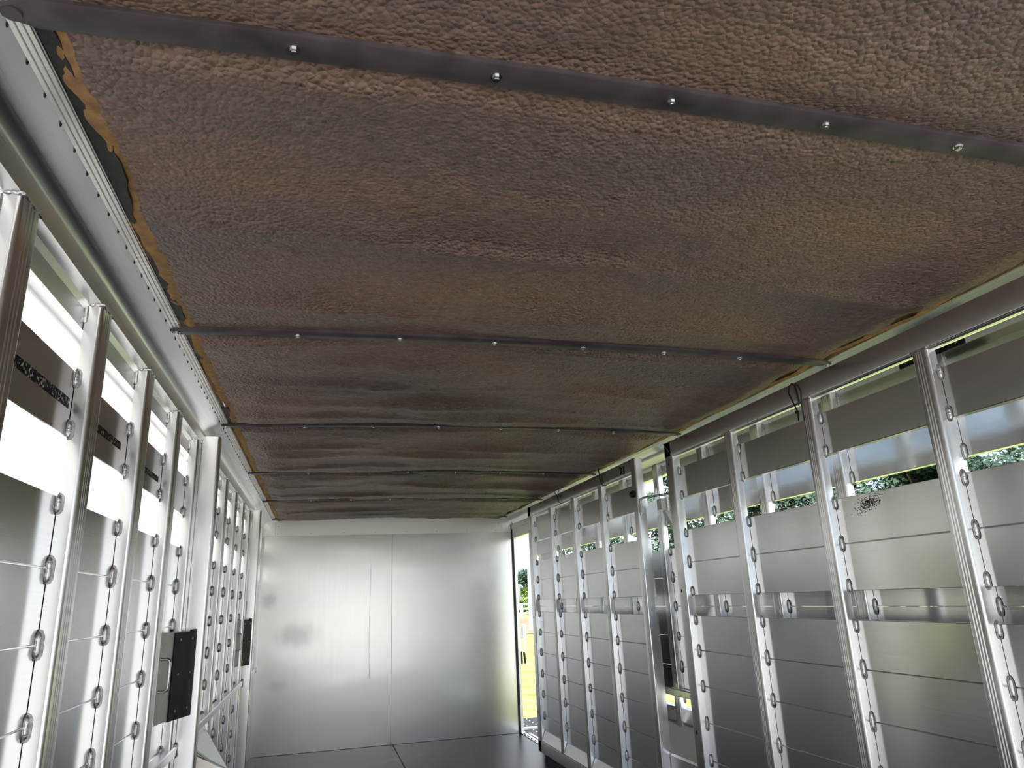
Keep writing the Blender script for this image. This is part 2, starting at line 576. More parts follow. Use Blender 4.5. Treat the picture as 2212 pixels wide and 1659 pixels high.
# crumpled black sheeting showing beside the cut edge
for (ya, yb, w0) in ((0.86, 1.44, 0.030), (1.60, 1.98, 0.014), (2.12, 2.30, 0.012), (2.9, 3.16, 0.012)):
    m = MB(); vs = []; fs = []
    n = 60
    for j in range(n + 1):
        y = ya + (yb - ya) * j / n
        e = math.sin(math.pi * j / n) ** 0.4
        xe = foam_edge_l(y) - 0.012
        row = [(-0.412, y, 0.7715), (-0.412 + (xe + 0.412) * .5, y, 0.772 + .004 * noise.noise(Vector((y * 40, 0, 2)))), (xe + 0.012 * e, y, 0.7655 + .003 * noise.noise(Vector((y * 25, 3, 2)))), (xe + .014 * e, y, 0.776)]
        vs += row
    for j in range(n):
        for i in range(3):
            a = j * 4 + i
            fs.append((a, a + 4, a + 5, a + 1))
    m.add(vs, fs)
    o = m.obj('rubber_flashing', M['rubber'], ceil, 40)
    o['label'] = 'crumpled black rubber sheet beside the cut foam'

ORD = ['', 'first', 'second', 'third', 'fourth', 'fifth', 'sixth']
for k, yb in enumerate(BOWS):
    if k == 0: continue
    w = 0.026
    m = MB(); vs = []; fs = []
    n = 60
    xa, xb = -0.432, mir(-0.432)
    prof = [(-w, 0.003), (-w, -0.0035), (-w + .003, -0.0055), (w - .003, -0.0055), (w, -0.0035), (w, 0.003)]
    def rowend(i):
        return 1.0
    for i in range(n + 1):
        x = xa + (xb - xa) * i / n
        de = min(x - xa, xb - x)
        sc = 1.0 if de > w else math.sqrt(max(0.12, 1 - ((w - de) / w) ** 2))
        for (dy, dz) in prof:
            vs.append((x, yb + dy * sc, arch(x) + dz))
    q = len(prof)
    for i in range(n):
        for j in range(q):
            j2 = (j + 1) % q
            fs.append((i * q + j, i * q + j2, (i + 1) * q + j2, (i + 1) * q + j))
    fs.append(tuple(range(q))[::-1]); fs.append(tuple(range(n * q, (n + 1) * q)))
    m.add(vs, fs)
    labels = {1: 'wide dark roof strap with bright hex bolts, first from the open rear end',
              2: 'dark roof strap with hex bolts ending at the rail, second from the open rear end',
              3: 'dark roof strap partly sunk in the foam, third from the open rear end',
              4: 'dark roof strap sunk between foam folds, third from the front wall',
              5: 'thin dark roof strap sunk between foam folds, second from the front wall',
              6: 'thin dark roof strap just behind the front wall'}
    r = root('roof_bow', (CX, yb, arch(CX) - 0.006), labels[k], 'roof strap', 'roof straps across the foam ceiling')
    strap = m.obj('strap', M['bow'], r, 40)
    for bx in (-0.418, -0.063, 0.238, 0.538, 0.838, 1.129, 1.42, mir(-0.418)):
        if k == 1 and bx < -0.4:
            hd = MB(); hd.disc((bx, yb, arch(bx) - .0054), (0, 0, -1), 0.012, 0.003, 16); hd.obj('bolt_washer', M['bow'], r, 40)
            continue
        x = bx if k == 1 or bx < -.4 or bx > 1.7 else bx - 0.025
        inst(BOLT, 'bolt', (x, yb, arch(x) - 0.0055), r)

# ================================================================ LEFT WALL
wl = root('wall_left', (XP, 3.0, -1.21), kind='structure')
def cove(side, wall, zoff, ya, yb):
    f = (lambda x: mir(x)) if side else (lambda x: x)
    prof = [(-0.557, 0.640), (-0.557, 0.690), (-0.548, 0.703), (-0.5225, 0.706), (-0.5125, 0.741), (-0.509, 0.746), (-0.503, 0.7515), (-0.494, 0.757), (-0.482, 0.7615),
            (-0.468, 0.765), (-0.450, 0.768), (-0.434, 0.7705), (-0.434, 0.80), (-0.60, 0.80), (-0.60, 0.64)]
    prof = [(f(x), z) for x, z in prof]
    o = MB().prism(prof, 'y', ya, yb).obj('top_cove', M['cove'], wall, 30)
    # fluted roof strip
    prof = [(-0.4335, 0.7705)]
    for i in range(3):
        x = -0.4335 + 0.0095 * i
        prof += [(x + 0.001, 0.7680), (x + 0.0075, 0.7680), (x + 0.0085, 0.7702)]
    prof += [(-0.404, 0.7705), (-0.404, 0.80), (-0.4335, 0.80)]
    MB().prism([(f(x), z) for x, z in prof], 'y', ya, yb).obj('fluted_strip', M['fascia'], wall)
cove(0, wl, 0, Y0, Y1)
# dark drip notches under the strip
m = MB()
m.tube([(0, 0, 0.002), (0, 0, -0.003), (0, 0, -0.006)], [0.0024, 0.002, 0.001], 6)
NOTCH = m.mesh('sealant_drip', M['rubber'], 40)
for i in range(84):
    inst(NOTCH, 'sealant_drip', (-0.4352, 0.913 + 0.0715 * i, 0.7705), wl)

LEFT_Z = [0.253 - 0.1537 * i for i in range(10)]
# planks
def planks(parent, xin, xout, ya, yb, zs, name='plank'):
    for z0, z1 in zs:
        MB().prism(plank_outline(xin, xout, z0, z1), 'y', ya, yb).obj(name, M['plank'], parent, 20)
SECT = [(Y0, 3.30), (3.31, 5.90), (5.95, Y1)]
for si, (ya, yb) in enumerate(SECT):
    planks(wl, XP, XP - 0.028, ya, yb, [(0.381, 0.537)])
    zs = [(LEFT_Z[i + 1], LEFT_Z[i]) for i in range(5)]
    planks(wl, XP, XP - 0.028, ya, yb, zs)
# lower planks beyond the wheel box
low = [(LEFT_Z[i + 1], LEFT_Z[i]) for i in range(5, 9)] + [(-1.21, LEFT_Z[9])]
planks(wl, XP, XP - 0.028, 4.235, 5.90, low)
planks(wl, XP, XP - 0.028, 5.95, Y1, low)
POSTS_L = [-0.727, -0.233, 0.26, 0.754, 1.247, 1.741, 2.237, 2.73, 3.193, 4.221, 4.715, 5.193, 5.69]
for yn in POSTS_L:
    wide = 0.083 if yn != 3.193 else 0.078
    zb = -1.21 if yn > 4 else -0.70
    MB().prism(ribbed_post(XP + 0.0012, XF, yn, yn + wide), 'z', zb, 0.704).obj('post', M['post'], wl, 25)
    # top weld around the post head
    m = MB()
    m.tube([(XP + 0.003, yn - .001, 0.655), (XP + .003, yn - .001, 0.66), (XP + .003, yn - .001, 0.695), (XP + .003, yn - .001, 0.702)], [0.002, 0.0055, 0.005, 0.004], 7)
    pts = [(XP + 0.004 + i * 0.0037, yn - 0.001 + .0008 * math.sin(i * 2.1), 0.7035 + .0012 * math.sin(i * 1.7)) for i in range(10)]
    m.tube(pts, [0.003 + .0008 * (i % 2) for i in range(10)], 6)
    pts = [(XF + 0.0005, yn + 0.002 + i * 0.009, 0.705 + .0012 * math.sin(i * 1.9)) for i in range(10)]
    m.tube(pts, [0.0028 + .0008 * (i % 2) for i in range(10)], 6)
    m.obj('head_weld', M['weld'], wl, 50)
    zl = [0.522, 0.397, 0.236] + LEFT_Z[1:6]
    if yn > 4: zl += LEFT_Z[6:9]
    for i, z in enumerate(zl):
        me = WELD_L[1] if i < 3 else WELD_L[random.choice((0, 0, 2))]
        inst(me, 'weld_bead', (XP + 0.0012, yn, z + random.uniform(-.004, .004)), wl)
# jamb tubes that stand proud of the posts
for (yn, xf, zt) in ((3.283, -0.447, 0.735), (5.872, -0.459, 0.732)):
    m = MB()
    m.prism(rounded(XP + .001, xf, yn, yn + 0.062, 0.011, ('10', '11')), 'z', -1.21, zt)
    o = m.obj('gate_jamb', M['post'], wl, 30)
    o['label'] = 'broad aluminium jamb tube standing proud of the posts'
    m = MB()
    for (za, zb) in ((0.60, 0.72), (-0.035, 0.055)):
        n = int((zb - za) / .007)
        m.tube([(XF - 0.002, yn - .001 + .0008 * math.sin(i * 2.3), za + (zb - za) * i / n) for i in range(n + 1)], [0.003 + .001 * (i % 2) for i in range(n + 1)], 6)
    m.obj('jamb_weld', M['weld'], wl, 50)
# side bar welded across the posts
for (ya, yb) in ((Y0, 3.283), (3.346, 5.871), (5.935, 6.98)):
    m = MB()
    m.prism([(XF - 0.030, -0.535), (XF + .003, -0.535), (XF + .006, -0.532), (XF + .006, -0.503), (XF + .003, -0.498), (XF - 0.030, -0.498)], 'y', ya, yb)
    m.obj('side_bar', M['rail'], wl, 25)
    m = MB()
    m.tube([(XF + 0.001, yb - .004, z) for z in (-0.545, -0.535, -0.515, -0.495, -0.487)], [.003, .010, .008, .011, .003], 7)
    m.obj('bar_weld', M['weld'], wl, 50)
# wheel box: sloping cover under the bar, open slot between
def wheel_box(parent, f, ya, yb, name='wheel_box'):
    m = MB()
    prof = [(-0.605, -0.60), (-0.557, -0.600), (-0.535, -0.662), (-0.535, -0.668), (-0.40, -0.775), (-0.395, -0.785), (-0.395, -1.21), (-0.605, -1.21)]
    m.prism([(f(x), z) for x, z in prof], 'y', ya, yb)
    o = m.obj(name, M['fascia'], parent, 20)
    m = MB()
    m.tube([(f(-0.533), y, -0.664 + .001 * math.sin(y * 90)) for y in [ya + (yb - ya) * i / 60 for i in range(61)]], [0.004 + .0012 * (i % 2) for i in range(61)], 6)
    m.obj('box_seam', M['soot'], parent, 40)
wheel_box(wl, lambda x: x, Y0, 3.283)
wheel_box(wl, lambda x: x, 3.346, 4.215)
# gusset folded at the end of the box
m = MB()
for (a, b) in (((-0.535, 3.62, -0.545), (-0.40, 4.21, -0.78)), ((-0.53, 3.62, -0.668), (-0.40, 4.215, -0.785))):
    m.tube([a, ((a[0] + b[0]) / 2, (a[1] + b[1]) / 2, (a[2] + b[2]) / 2 - .01), b], 0.006, 6)
m.obj('gusset_rod', M['rail'], wl, 40)
m = MB()
m.add([(-0.553, 3.50, -0.54), (-0.553, 4.21, -0.54), (-0.41, 4.215, -0.775), (-0.553, 4.215, -0.90), (-0.548, 3.5, -0.545)], [(0, 1, 2), (1, 3, 2)])
m.obj('gusset', M['fascia'], wl)
# white sliding panels outside the openings
for n_, (ya, yb) in enumerate(((Y0 + .05, 3.27), (3.36, 5.86), (6.0, 6.9))):
    for (za, zb) in ((0.525, 0.66), (0.238, 0.395)):
        MB().box(XP - 0.036, XP - 0.031, ya, yb, za, zb).obj('slide_panel', M['panel'], wl)['label'] = 'translucent white sliding panel'

# ================================================================ FRONT WALL
wb_ = root('wall_back', (CX, Y1, -1.21), kind='structure')
MB().box(-0.60, 0.6615, Y1, Y1 + .004, -1.212, 0.80).obj('sheet', M['sheet'], wb_)
MB().box(0.6645, 1.88, Y1, Y1 + .004, -1.212, 0.80).obj('sheet', M['sheet'], wb_)
MB().box(-0.60, 1.90, Y1 + .022, Y1 + .045, -1.33, 0.86).obj('wall_core', M['rail'], wb_)
m = MB()
m.tube([(0.462 + .003 * math.sin(z * 7), Y1 - .0002, z) for z in [-0.66 + 0.06 * i for i in range(18)]], [0.0008] + [0.0024] * 16 + [0.0008], 6)
m.obj('crease', M['sheet'], wb_, 60)
MB().box(-0.41, 1.75, Y1 - 0.006, Y1, 0.635, 0.80).obj('header_plate', M['fascia'], wb_)
MB().box(-0.555, -0.413, Y1 - 0.005, Y1, 0.635, 0.80).obj('header_plate', M['fascia'], wb_)
MB().box(1.752, 1.86, Y1 - 0.005, Y1, 0.635, 0.80).obj('header_plate', M['fascia'], wb_)
m = MB(); m.disc((0, 0, 0), (0, -1, 0), 0.005, 0.002, 8)
RIV = m.mesh('rivet', M['soot'], 40)
for i in range(8):
    inst(RIV, 'rivet', (-0.39 + 0.297 * i, Y1 - 0.006, 0.652), wb_)
inst(RIV, 'rivet', (-0.39, Y1 - .006, 0.72), wb_); inst(RIV, 'rivet', (1.72, Y1 - .006, 0.72), wb_)
# corner post of the left wall by the front wall
MB().prism([(XP, 6.90), (XF + .0, 6.90), (XF, 6.985), (XP, 6.985)], 'z', -1.21, 0.704).obj('post', M['post'], wl)
MB().box(-0.5195, -0.512, 6.955, 6.998, -1.21, 0.63).obj('corner_trim', M['post'], wl)
# cables looping out of the ceiling corners
m = MB()
m.tube([(-0.445, 6.97, 0.785), (-0.47, 6.965, 0.784), (-0.505, 6.96, 0.770), (-0.53, 6.955, 0.745), (-0.538, 6.95, 0.70), (-0.535, 6.95, 0.60)], 0.0045, 7)
tag(m.obj('cable', M['black'], None, 60), 'thin black cable bending down the corner of the front wall by the slatted wall', 'cable')
m = MB()
m.tube([(1.80, 6.97, 0.80), (1.825, 6.965, 0.795), (1.845, 6.96, 0.765), (1.853, 6.96, 0.72), (1.853, 6.965, 0.695)], 0.0045, 7)
tag(m.obj('cable', M['black'], None, 60), 'thin black cable bending down above the open side door', 'cable')

# ================================================================ RIGHT OUTER WALL
wr = root('wall_right', (OXP, 3.0, -1.21), kind='structure')
cove(1, wr, 0, Y0, Y1)
RZ = [0.253 + OZ - 0.1537 * i for i in range(10)]
DOOR0, DOOR1 = 6.36, 6.985
planks(wr, OXP, OXP + 0.028, Y0, 3.55, [(0.355, 0.511)] + [(RZ[i + 1], RZ[i]) for i in range(5)])
planks(wr, OXP, OXP + 0.028, 3.56, DOOR0 - .06, [(0.355, 0.511)] + [(RZ[i + 1], RZ[i]) for i in range(5)])
planks(wr, OXP, OXP + 0.028, 4.235, DOOR0 - .06, [(RZ[i + 1], RZ[i]) for i in range(5, 9)] + [(-1.21, RZ[9])])
POSTS_R = [-0.75, -0.26, 0.23, 0.72, 1.209, 1.699, 2.189, 2.68, 3.17, 3.689, 4.18, 4.67, 5.16, 5.65]
for yn in POSTS_R:
    zb = -1.21 if yn > 4.1 else -0.70
    MB().prism(ribbed_post(OXP - .0012, OXF, yn, yn + 0.058), 'z', zb, 0.704).obj('post', M['post'], wr, 25)
    m = MB()
    m.tube([(OXP - .003, yn - .001, z) for z in (0.635, 0.64, 0.69, 0.70)], [.002, .006, .005, .003], 7)
    m.obj('head_weld', M['soot'], wr, 50)
    zl = [0.37, 0.21] + RZ[1:6]
    for i, z in enumerate(zl):
        inst(WELD_R[i % 3], 'weld_bead', (OXP - .0012, yn, z), wr)
m = MB()
m.prism([(OXF + .03, -0.535), (OXF - .003, -0.535), (OXF - .006, -0.532), (OXF - .006, -0.503), (OXF - .003, -0.498), (OXF + .03, -0.498)], 'y', Y0, DOOR0 - .06)
m.obj('side_bar', M['rail'], wr, 25)
m = MB()
m.tube([(OXF - .004, 3.70 + .006 * i, -0.496 + .002 * math.sin(i * 2.2)) for i in range(8)], [.003 + .001 * (i % 2) for i in range(8)], 6)
m.obj('bar_weld', M['weld'], wr, 50)
wheel_box(wr, mir, Y0, 4.215)
tg = MB().box(1.843, 1.849, 1.575, 1.83, 0.674, 0.702).obj('black_clip', M['black'], wr)
tg['label'] = 'short black plastic clip under the roof cove'
for yy in (1.60, 1.80):
    m = MB(); m.disc((1.8428, yy, 0.688), (-1, 0, 0), 0.005, 0.002, 10); m.obj('screw', M['steel'], tg, 40)
# door frame
MB().box(OXP + .029, OXP + .033, 5.66, DOOR0 - .05, 0.20, 0.66).obj('blank_panel', M['fascia'], wr)
MB().box(1.872, 1.90, DOOR0 - .06, DOOR0, -1.21, 0.69).obj('door_jamb', M['post'], wr)
MB().box(1.868, 1.893, DOOR1, Y1 + .03, -1.21, 0.69).obj('door_jamb', M['fascia'], wr)
MB().box(1.850, 1.866, DOOR1 - .008, DOOR1 + 0.012, -1.21, 0.70).obj('door_seal', M['seal'], wr)
MB().box(1.853, 1.90, DOOR0 - .06, DOOR1 + .02, 0.566, 0.70).obj('door_header', M['fascia'], wr)
MB().box(1.846, 1.852, DOOR0 - .06, DOOR1 - .02, 0.655, 0.70).obj('header_lip', M['fascia'], wr)
m = MB()
m.box(1.862, 1.905, DOOR0, DOOR1, -1.240, -1.228)
m.box(1.862, 1.868, DOOR0, DOOR1, -1.228, -1.205)
m.box(1.884, 1.905, DOOR0, DOOR1, -1.228, -1.205)
for i in range(6):
    m.box(1.868, 1.884, DOOR0 if i == 0 else 6.34 + .12 * i, DOOR1 if i == 5 else 6.39 + .12 * i, -1.228, -1.205)
m.box(1.905, 1.93, DOOR0, DOOR1, -1.26, -1.222)
m.box(1.93, 1.955, DOOR0, DOOR1, -1.235, -1.212)
m.obj('door_sill', M['steel'], wr)

# ================================================================ GATES
GP, GF = 1.715, 1.68
G_Z = [0.281, 0.128, -0.025]
G_LOW = [-0.116 - 0.1535 * i for i in range(6)]          # last at about -0.884
def gate(name, label, cat, y_near, y_far, posts, far_end_w, near_end_w):
    r = root(name, (GF, (y_near + y_far) / 2, -1.137), label, cat, 'slatted aluminium gates folded along the right wall')
    # frame rails
    def rail(z0, z1, nm):
        m = MB()
        pr = rounded(GF, 1.722, z0, z1, 0.004, ('00', '01'), 3)
        m.prism(pr, 'y', y_near + .002, y_far - .002)
        o = m.obj(nm, M['rail'], r, 25)
        return o
    rail(0.645, 0.722, 'top_rail')
    rail(-1.137, -1.055, 'bottom_rail')
    m = MB()
    m.prism([(1.688, 0.6445), (1.692, 0.6405), (1.704, 0.6405), (1.708, 0.6445)], 'y', y_near + .06, y_far - .06)
    m.obj('rail_lip', M['fascia'], r)
    # planks
    zs = [(0.436, 0.588)] + [(G_Z[1], G_Z[0]), (G_Z[2], G_Z[1])] + [(G_LOW[i + 1], G_LOW[i]) for i in range(5)] + [(-1.05, G_LOW[5])]
    for z0, z1 in zs:
        MB().prism(plank_outline(GP, GP + 0.026, z0, z1), 'y', y_near + .01, y_far - .01).obj('plank', M['plank'], r, 20)
    # posts
    zl = [0.573, 0.450, 0.266, G_Z[1], -0.008, -0.133] + G_LOW[1:]
    def welds(yn):
        for i, z in enumerate(zl):
            me = WELD_R[1] if i in (0, 1, 2, 4, 5) else WELD_R[random.choice((0, 2, 2))]
            inst(me, 'weld_bead', (GP - .0012, yn, z + random.uniform(-.003, .003)), r)
    for yn in posts:
        MB().prism(ribbed_post(GP - .0012, GF, yn, yn + 0.056, 0.010), 'z', -1.056, 0.646).obj('post', M['post'], r, 25)
        m = MB()
        m.tube([(GF - .001, yn + .056 - i * .0075, 0.6475 + .0014 * math.sin(i * 2.2)) for i in range(9)], [.0025 + .001 * (i % 2) for i in range(9)], 6)
        m.tube([(GF + .002 + i * .004, yn - .001, 0.6465 + .0014 * math.sin(i * 2.7)) for i in range(9)], [.0028 + .001 * (i % 2) for i in range(9)], 6)
        m.obj('head_weld', M['weld'], r, 50)
        m = MB()
        m.tube([(GF - .001, yn + .056 - i * .0075, -1.056 + .001 * math.sin(i * 2.2)) for i in range(9)], [.002 + .001 * (i % 2) for i in range(9)], 6)
        m.obj('foot_weld', M['weld'], r, 50)
        welds(yn)
    # end posts
    m = MB()
    m.prism(ribbed_post(1.722, GF, y_far - far_end_w, y_far, 0.008, ()), 'z', -1.137, 0.722)
    m.obj('end_post', M['post'], r, 25)
    welds(y_far - far_end_w)
    m = MB()
    m.prism(ribbed_post(1.724, GF - .002, y_near, y_near + near_end_w, 0.008, ()), 'z', -1.137, 0.722)
    m.obj('end_post', M['post'], r, 25)
    # sloping kick plates between posts
    ys = sorted(list(posts) + [y_far - far_end_w])
    ya = y_near + near_end_w
    for yn in ys:
        m = MB()
        m.prism([(GF + .002, -1.056), (GF + .002, -1.050), (GP - .004, -0.985), (GP, -0.983), (GP, -1.056)], 'y', ya + .001, yn - .012)
        m.add([(GF + .002, yn - .012, -1.05), (GP, yn - .0125, -0.984), (GP, yn - .001, -0.955), (GP - .01, yn - .001, -1.05)], [(0, 1, 2, 3)])
        m.obj('kick_plate', M['fascia'], r)
        ya = yn + 0.056
    return r

far_gate = gate('livestock_gate', 'slatted aluminium gate beside the open side door, with black oval bumper on its end post', 'gate', 3.60, 5.794, [4.128, 4.647, 5.175], 0.091, 0.062)
near_gate = gate('livestock_gate', 'larger slatted aluminium gate with dark smudge on its upper plank and a cable tie loop', 'gate', 0.47, 3.237, [2.621, 2.091, 1.562, 1.033], 0.075, 0.06)
# mitre line and punched holes of the second gate's end post
def cut(o, cutter):
    """bore a cutter's shape out of an object for good"""
    md = o.modifiers.new('bore', 'BOOLEAN')
    md.operation = 'DIFFERENCE'; md.solver = 'EXACT'; md.object = cutter
    bpy.context.view_layer.update()
    dg = bpy.context.evaluated_depsgraph_get()
    me = bpy.data.meshes.new_from_object(o.evaluated_get(dg))
    o.modifiers.remove(md)
    o.data = me
    bpy.data.objects.remove(cutter)
def bore(parent, y, zs):
    post = [c for c in parent.children if c.name.startswith('end_post') and abs(world_loc(c).y - y) < 0.08][0]
    for z, r in zs:
        m = MB(); m.disc((GF - .012, y, z), (1, 0, 0), r, 0.042, 16)
        cut(post, m.obj('bore_cutter', M['post']))
bore(near_gate, 3.205, ((0.61, 0.006), (-0.002, 0.008), (-0.62, 0.009)))
bore(far_gate, 5.755, ((0.52, 0.009), (-0.16, 0.009), (-0.86, 0.009)))
m = MB()
m.tube([(GF - .0008, 3.237 - .075 * i / 8, 0.722 - .077 * i / 8) for i in range(9)], 0.0012, 5)
m.obj('mitre_weld', M['weld'], near_gate, 50)
# stiffener on the end of the first gate's top rail, oval bumper, foot block
MB().prism([(GF - .001, 0.652), (GF - .006, 0.655), (GF - .006, 0.703), (GF - .001, 0.706)], 'y', 3.80, 4.28).obj('stiffener', M['rail'], far_gate)
MB().box(GF - .0075, GF - .0062, 3.752, 3.80, 0.655, 0.705).obj('torn_sticker', two_tone('torn_sticker', (0.01, 0.01, 0.012), (0.6, 0.58, 0.6), 60, 0.6, 0, 0.5, 0.53), far_gate)
m = MB()
for i in range(1):
    vs = []; fs = []
    for a, (rr, dx) in enumerate(((1.0, 0.0), (1.0, 0.008), (0.75, 0.014), (0.3, 0.016))):
        for k in range(16):
            q = 2 * math.pi * k / 16
            vs.append((GF - .0005 - dx, 3.653 + 0.036 * rr * math.cos(q), 0.525 + 0.020 * rr * math.sin(q)))
    for a in range(3):
        for k in range(16):
            k2 = (k + 1) % 16
            fs.append((a * 16 + k, a * 16 + k2, (a + 1) * 16 + k2, (a + 1) * 16 + k))
    fs.append(tuple(range(48, 64)))
    m.add(vs, fs)
m.obj('bumper', M['rubber'], far_gate, 50)['label'] = 'black oval rubber bumper'
m = MB()
m.box(1.676, 1.70, 5.10, 5.635, -1.205, -1.138)
m.obj('foot_block', M['black'], far_gate)
MB().box(1.672, 1.675, 5.60, 5.637, -1.205, -1.138).obj('foot_cap', M['post'], far_gate)
# smudge on upper plank of second gate
m = MB(); vs = []; fs = []
random.seed(3)
for k in range(520):
    a = random.gauss(0, 1) * 0.026; b = random.gauss(0, 1) * 0.011
    t = random.uniform(.0005, .0016); l = t * random.uniform(1, 3)
    y, z = 1.938 + a, 0.246 + b - .15 * a
    o = len(vs)
    vs += [(GP - .0004, y - l, z), (GP - .0004, y, z - t), (GP - .0004, y + l, z + t * .3), (GP - .0004, y, z + t)]
    fs.append((o, o + 1, o + 2, o + 3))
m.add(vs, fs)
o = m.obj('smudge', plain('rub_mark', (0.10, 0.095, 0.09), 0.7), near_gate); o['kind'] = 'stuff'; o['label'] = 'dark rubbed smudge'

# latch between the gates
lt = root('gate_latch', (1.70, 3.55, 0.30), 'bright rod latch with sleeve and box keeper between the two gates', 'latch')
m = MB()
m.tube([(1.690, 3.588, 0.40), (1.690, 3.588, 0.475), (1.692, 3.585, 0.488), (1.70, 3.575, 0.494), (1.76, 3.50, 0.498), (1.80, 3.45, 0.50)], 0.006, 8)
m.obj('rod', M['steel'], lt, 50)
m = MB(); m.tube([(1.690, 3.588, 0.415), (1.690, 3.588, 0.468)], 0.013, 12); m.obj('sleeve', M['bracket'], lt, 40)
m = MB(); m.box(1.728, 1.800, 3.42, 3.47, 0.415, 0.470); m.obj('keeper', M['bracket'], lt)
m = MB(); m.tube([(1.765, 3.415, 0.478), (1.765, 3.415, 0.40)], [0.010, 0.006], 10); m.obj('pin', M['steel'], lt, 40)
m = MB(); m.prism([(1.745, 0.405), (1.815, 0.405), (1.815, 0.29), (1.80, 0.29)], 'y', 3.42, 3.45); m.obj('gusset', M['bracket'], lt)

# ================================================================ CATCH PLATES ON THE LEFT WALL
def catch(dy, lab):
    y0 = 3.12 + dy
    r = root('catch_plate', (-0.52, y0 + .06, -0.392), lab, 'catch plate', 'black gate catch plates')
    a = Vector((-0.534, y0, 0)); b = Vector((-0.481, y0 + 0.158, 0))
    t = (b - a).normalized(); n = Vector((t.y, -t.x, 0))
    def slab(p, q, z0, z1, th):
        pts = [p, q, q - n * th, p - n * th]
        return MB().prism([(v.x, v.y) for v in pts], 'z', z0, z1)
    pad = slab(a + n * .006, b + n * .006, -0.392, -0.078, 0.0055).obj('pad', M['black'], r)
    pad['label'] = 'flat black plastic pad'
    slab(a + t * 0.12 + n * .0055, b + n * .0055, -0.078, -0.070, 0.005).obj('pad_tab', M['black'], r)
    slab(a, b + t * .004, -0.394, -0.076, 0.004).obj('backing', M['bracket'], r)
    m = MB()
    m.box(-0.556, -0.534, y0 - .004, y0 + .002, -0.392, -0.076)
    m.prism([(-0.5568, y0 - .12), (-0.5555, y0 - .125), (-0.5325, y0 - .002), (-0.536, y0 - .001)], 'z', -0.388, -0.074)
    m.obj('bracket', M['bracket'], r)
    md = MB(); md.disc((0, 0, 0), tuple(n), 0.0052, 0.003, 10)
    sm = md.mesh('screw', M['steel'], 40)
    for u in (0.24, 0.78):
        for z in (-0.105, -0.230, -0.360):
            p = a + (b - a) * u + n * .006
            inst(sm, 'screw', (p.x, p.y, z), pad)
    m = MB()
    yh = y0 - .10
    m.tube([(XP, yh, -0.166), (-0.534, yh, -0.166), (-0.525, yh, -0.169), (-0.522, yh, -0.178), (-0.522, yh, -0.262), (-0.525, yh, -0.273), (-0.534, yh, -0.277), (XP, yh, -0.277)], 0.0052, 8)
    m.disc((XP, yh, -0.166), (1, 0, 0), 0.011, 0.006, 8, 0, 0.008)
    m.disc((XP, yh, -0.277), (1, 0, 0), 0.011, 0.006, 8, 0, 0.008)
    m.obj('handle', M['steel'], r, 50)
catch(0.0, 'large-looking black catch plate with rod handle, below the three taped slats')
catch(2.59, 'grey-black catch plate with six screws at the jamb near the front wall')

# peeled tape strips on the top slat
def tape(ya, yb, z0, z1, lab):
    m = MB()
    n = 14
    vs = []
    for i in range(n + 1):
        y = ya + (yb - ya) * i / n
        vs += [(XP + .0006, y, z0 + (.003 if i in (0,) else 0)), (XP + .0006, y, z1)]
    m.add(vs, [(2 * i, 2 * i + 2, 2 * i + 3, 2 * i + 1) for i in range(n)])
    m.box(XP + .0001, XP + .0005, ya, yb, z0, z1)
    tag(m.obj('tape_strip', M['tape']), lab, 'tape', 'black tape strips on the slatted wall')
tape(1.395, 1.722, 0.444, 0.468, 'long black tape strip with white peeled patches on the top slat')
tape(1.92, 2.172, 0.443, 0.464, 'mostly black tape strip on the top slat, between two longer and shorter strips')
tape(2.44, 2.684, 0.434, 0.453, 'short black tape strip on the top slat, closest to the jamb tube')

# cable ties
m = MB()
L = [(1.668, 2.150, 0.575), (1.672, 2.152, 0.607), (1.668, 2.163, 0.645), (1.664, 2.176, 0.685), (1.668, 2.172, 0.712), (1.673, 2.160, 0.720), (1.672, 2.146, 0.705), (1.671, 2.138, 0.680), (1.674, 2.140, 0.650), (1.676, 2.146, 0.630)]
m.tube(L, 0.0028, 6); m.box(1.664, 1.674, 2.148, 2.158, 0.602, 0.612)
tag(m.obj('cable_tie', M['black'], None, 60), 'black cable tie looped over the top rail of the larger gate', 'cable tie')
m = MB()
m.tube([(1.667, 4.115, 0.79), (1.668, 4.11, 0.74), (1.667, 4.09, 0.675), (1.668, 4.065, 0.640), (1.672, 4.01, 0.630)], 0.003, 6)
tag(m.obj('cable_tie', M['black'], None, 60), 'black cable tie hanging open from the roof edge onto the gate rail', 'cable tie')
m = MB()
m.tube([(1.668, 5.00, 0.735), (1.667, 4.95, 0.70), (1.668, 4.93, 0.675), (1.668, 4.92, 0.655), (1.674, 4.885, 0.640)], 0.003, 6)
m.tube([(1.668, 4.93, 0.69), (1.666, 4.925, 0.715), (1.667, 4.90, 0.735), (1.67, 4.86, 0.735)], 0.0025, 6)
tag(m.obj('cable_tie', M['black'], None, 60), 'black forked cable tie on the gate rail near the open door', 'cable tie')

# ================================================================ OUTSIDE
GZ = -1.76
def ground(px, py):
    d = ray(px, py); t = GZ / d.z
    return d * t
m = MB()
m.add([(-400, -400, GZ), (500, -400, GZ), (500, 600, GZ), (-400, 600, GZ)], [(0, 1, 2, 3)])
tag(m.obj('ground', M['grass']), kind='structure')
m = MB()  # unseen gravel ground, added to bounce neutral light into the trailer
m.add([(-60, -60, GZ + .012), (60, -60, GZ + .012), (60, -0.9, GZ + .012), (1.9, -0.9, GZ + .012), (1.9, 60, GZ + .012), (-60, 60, GZ + .012)], [(0, 1, 2, 3), (0, 3, 4, 5)])
tag(m.obj('gravel_bounce_pad', M['bounce_gravel']), kind='structure')
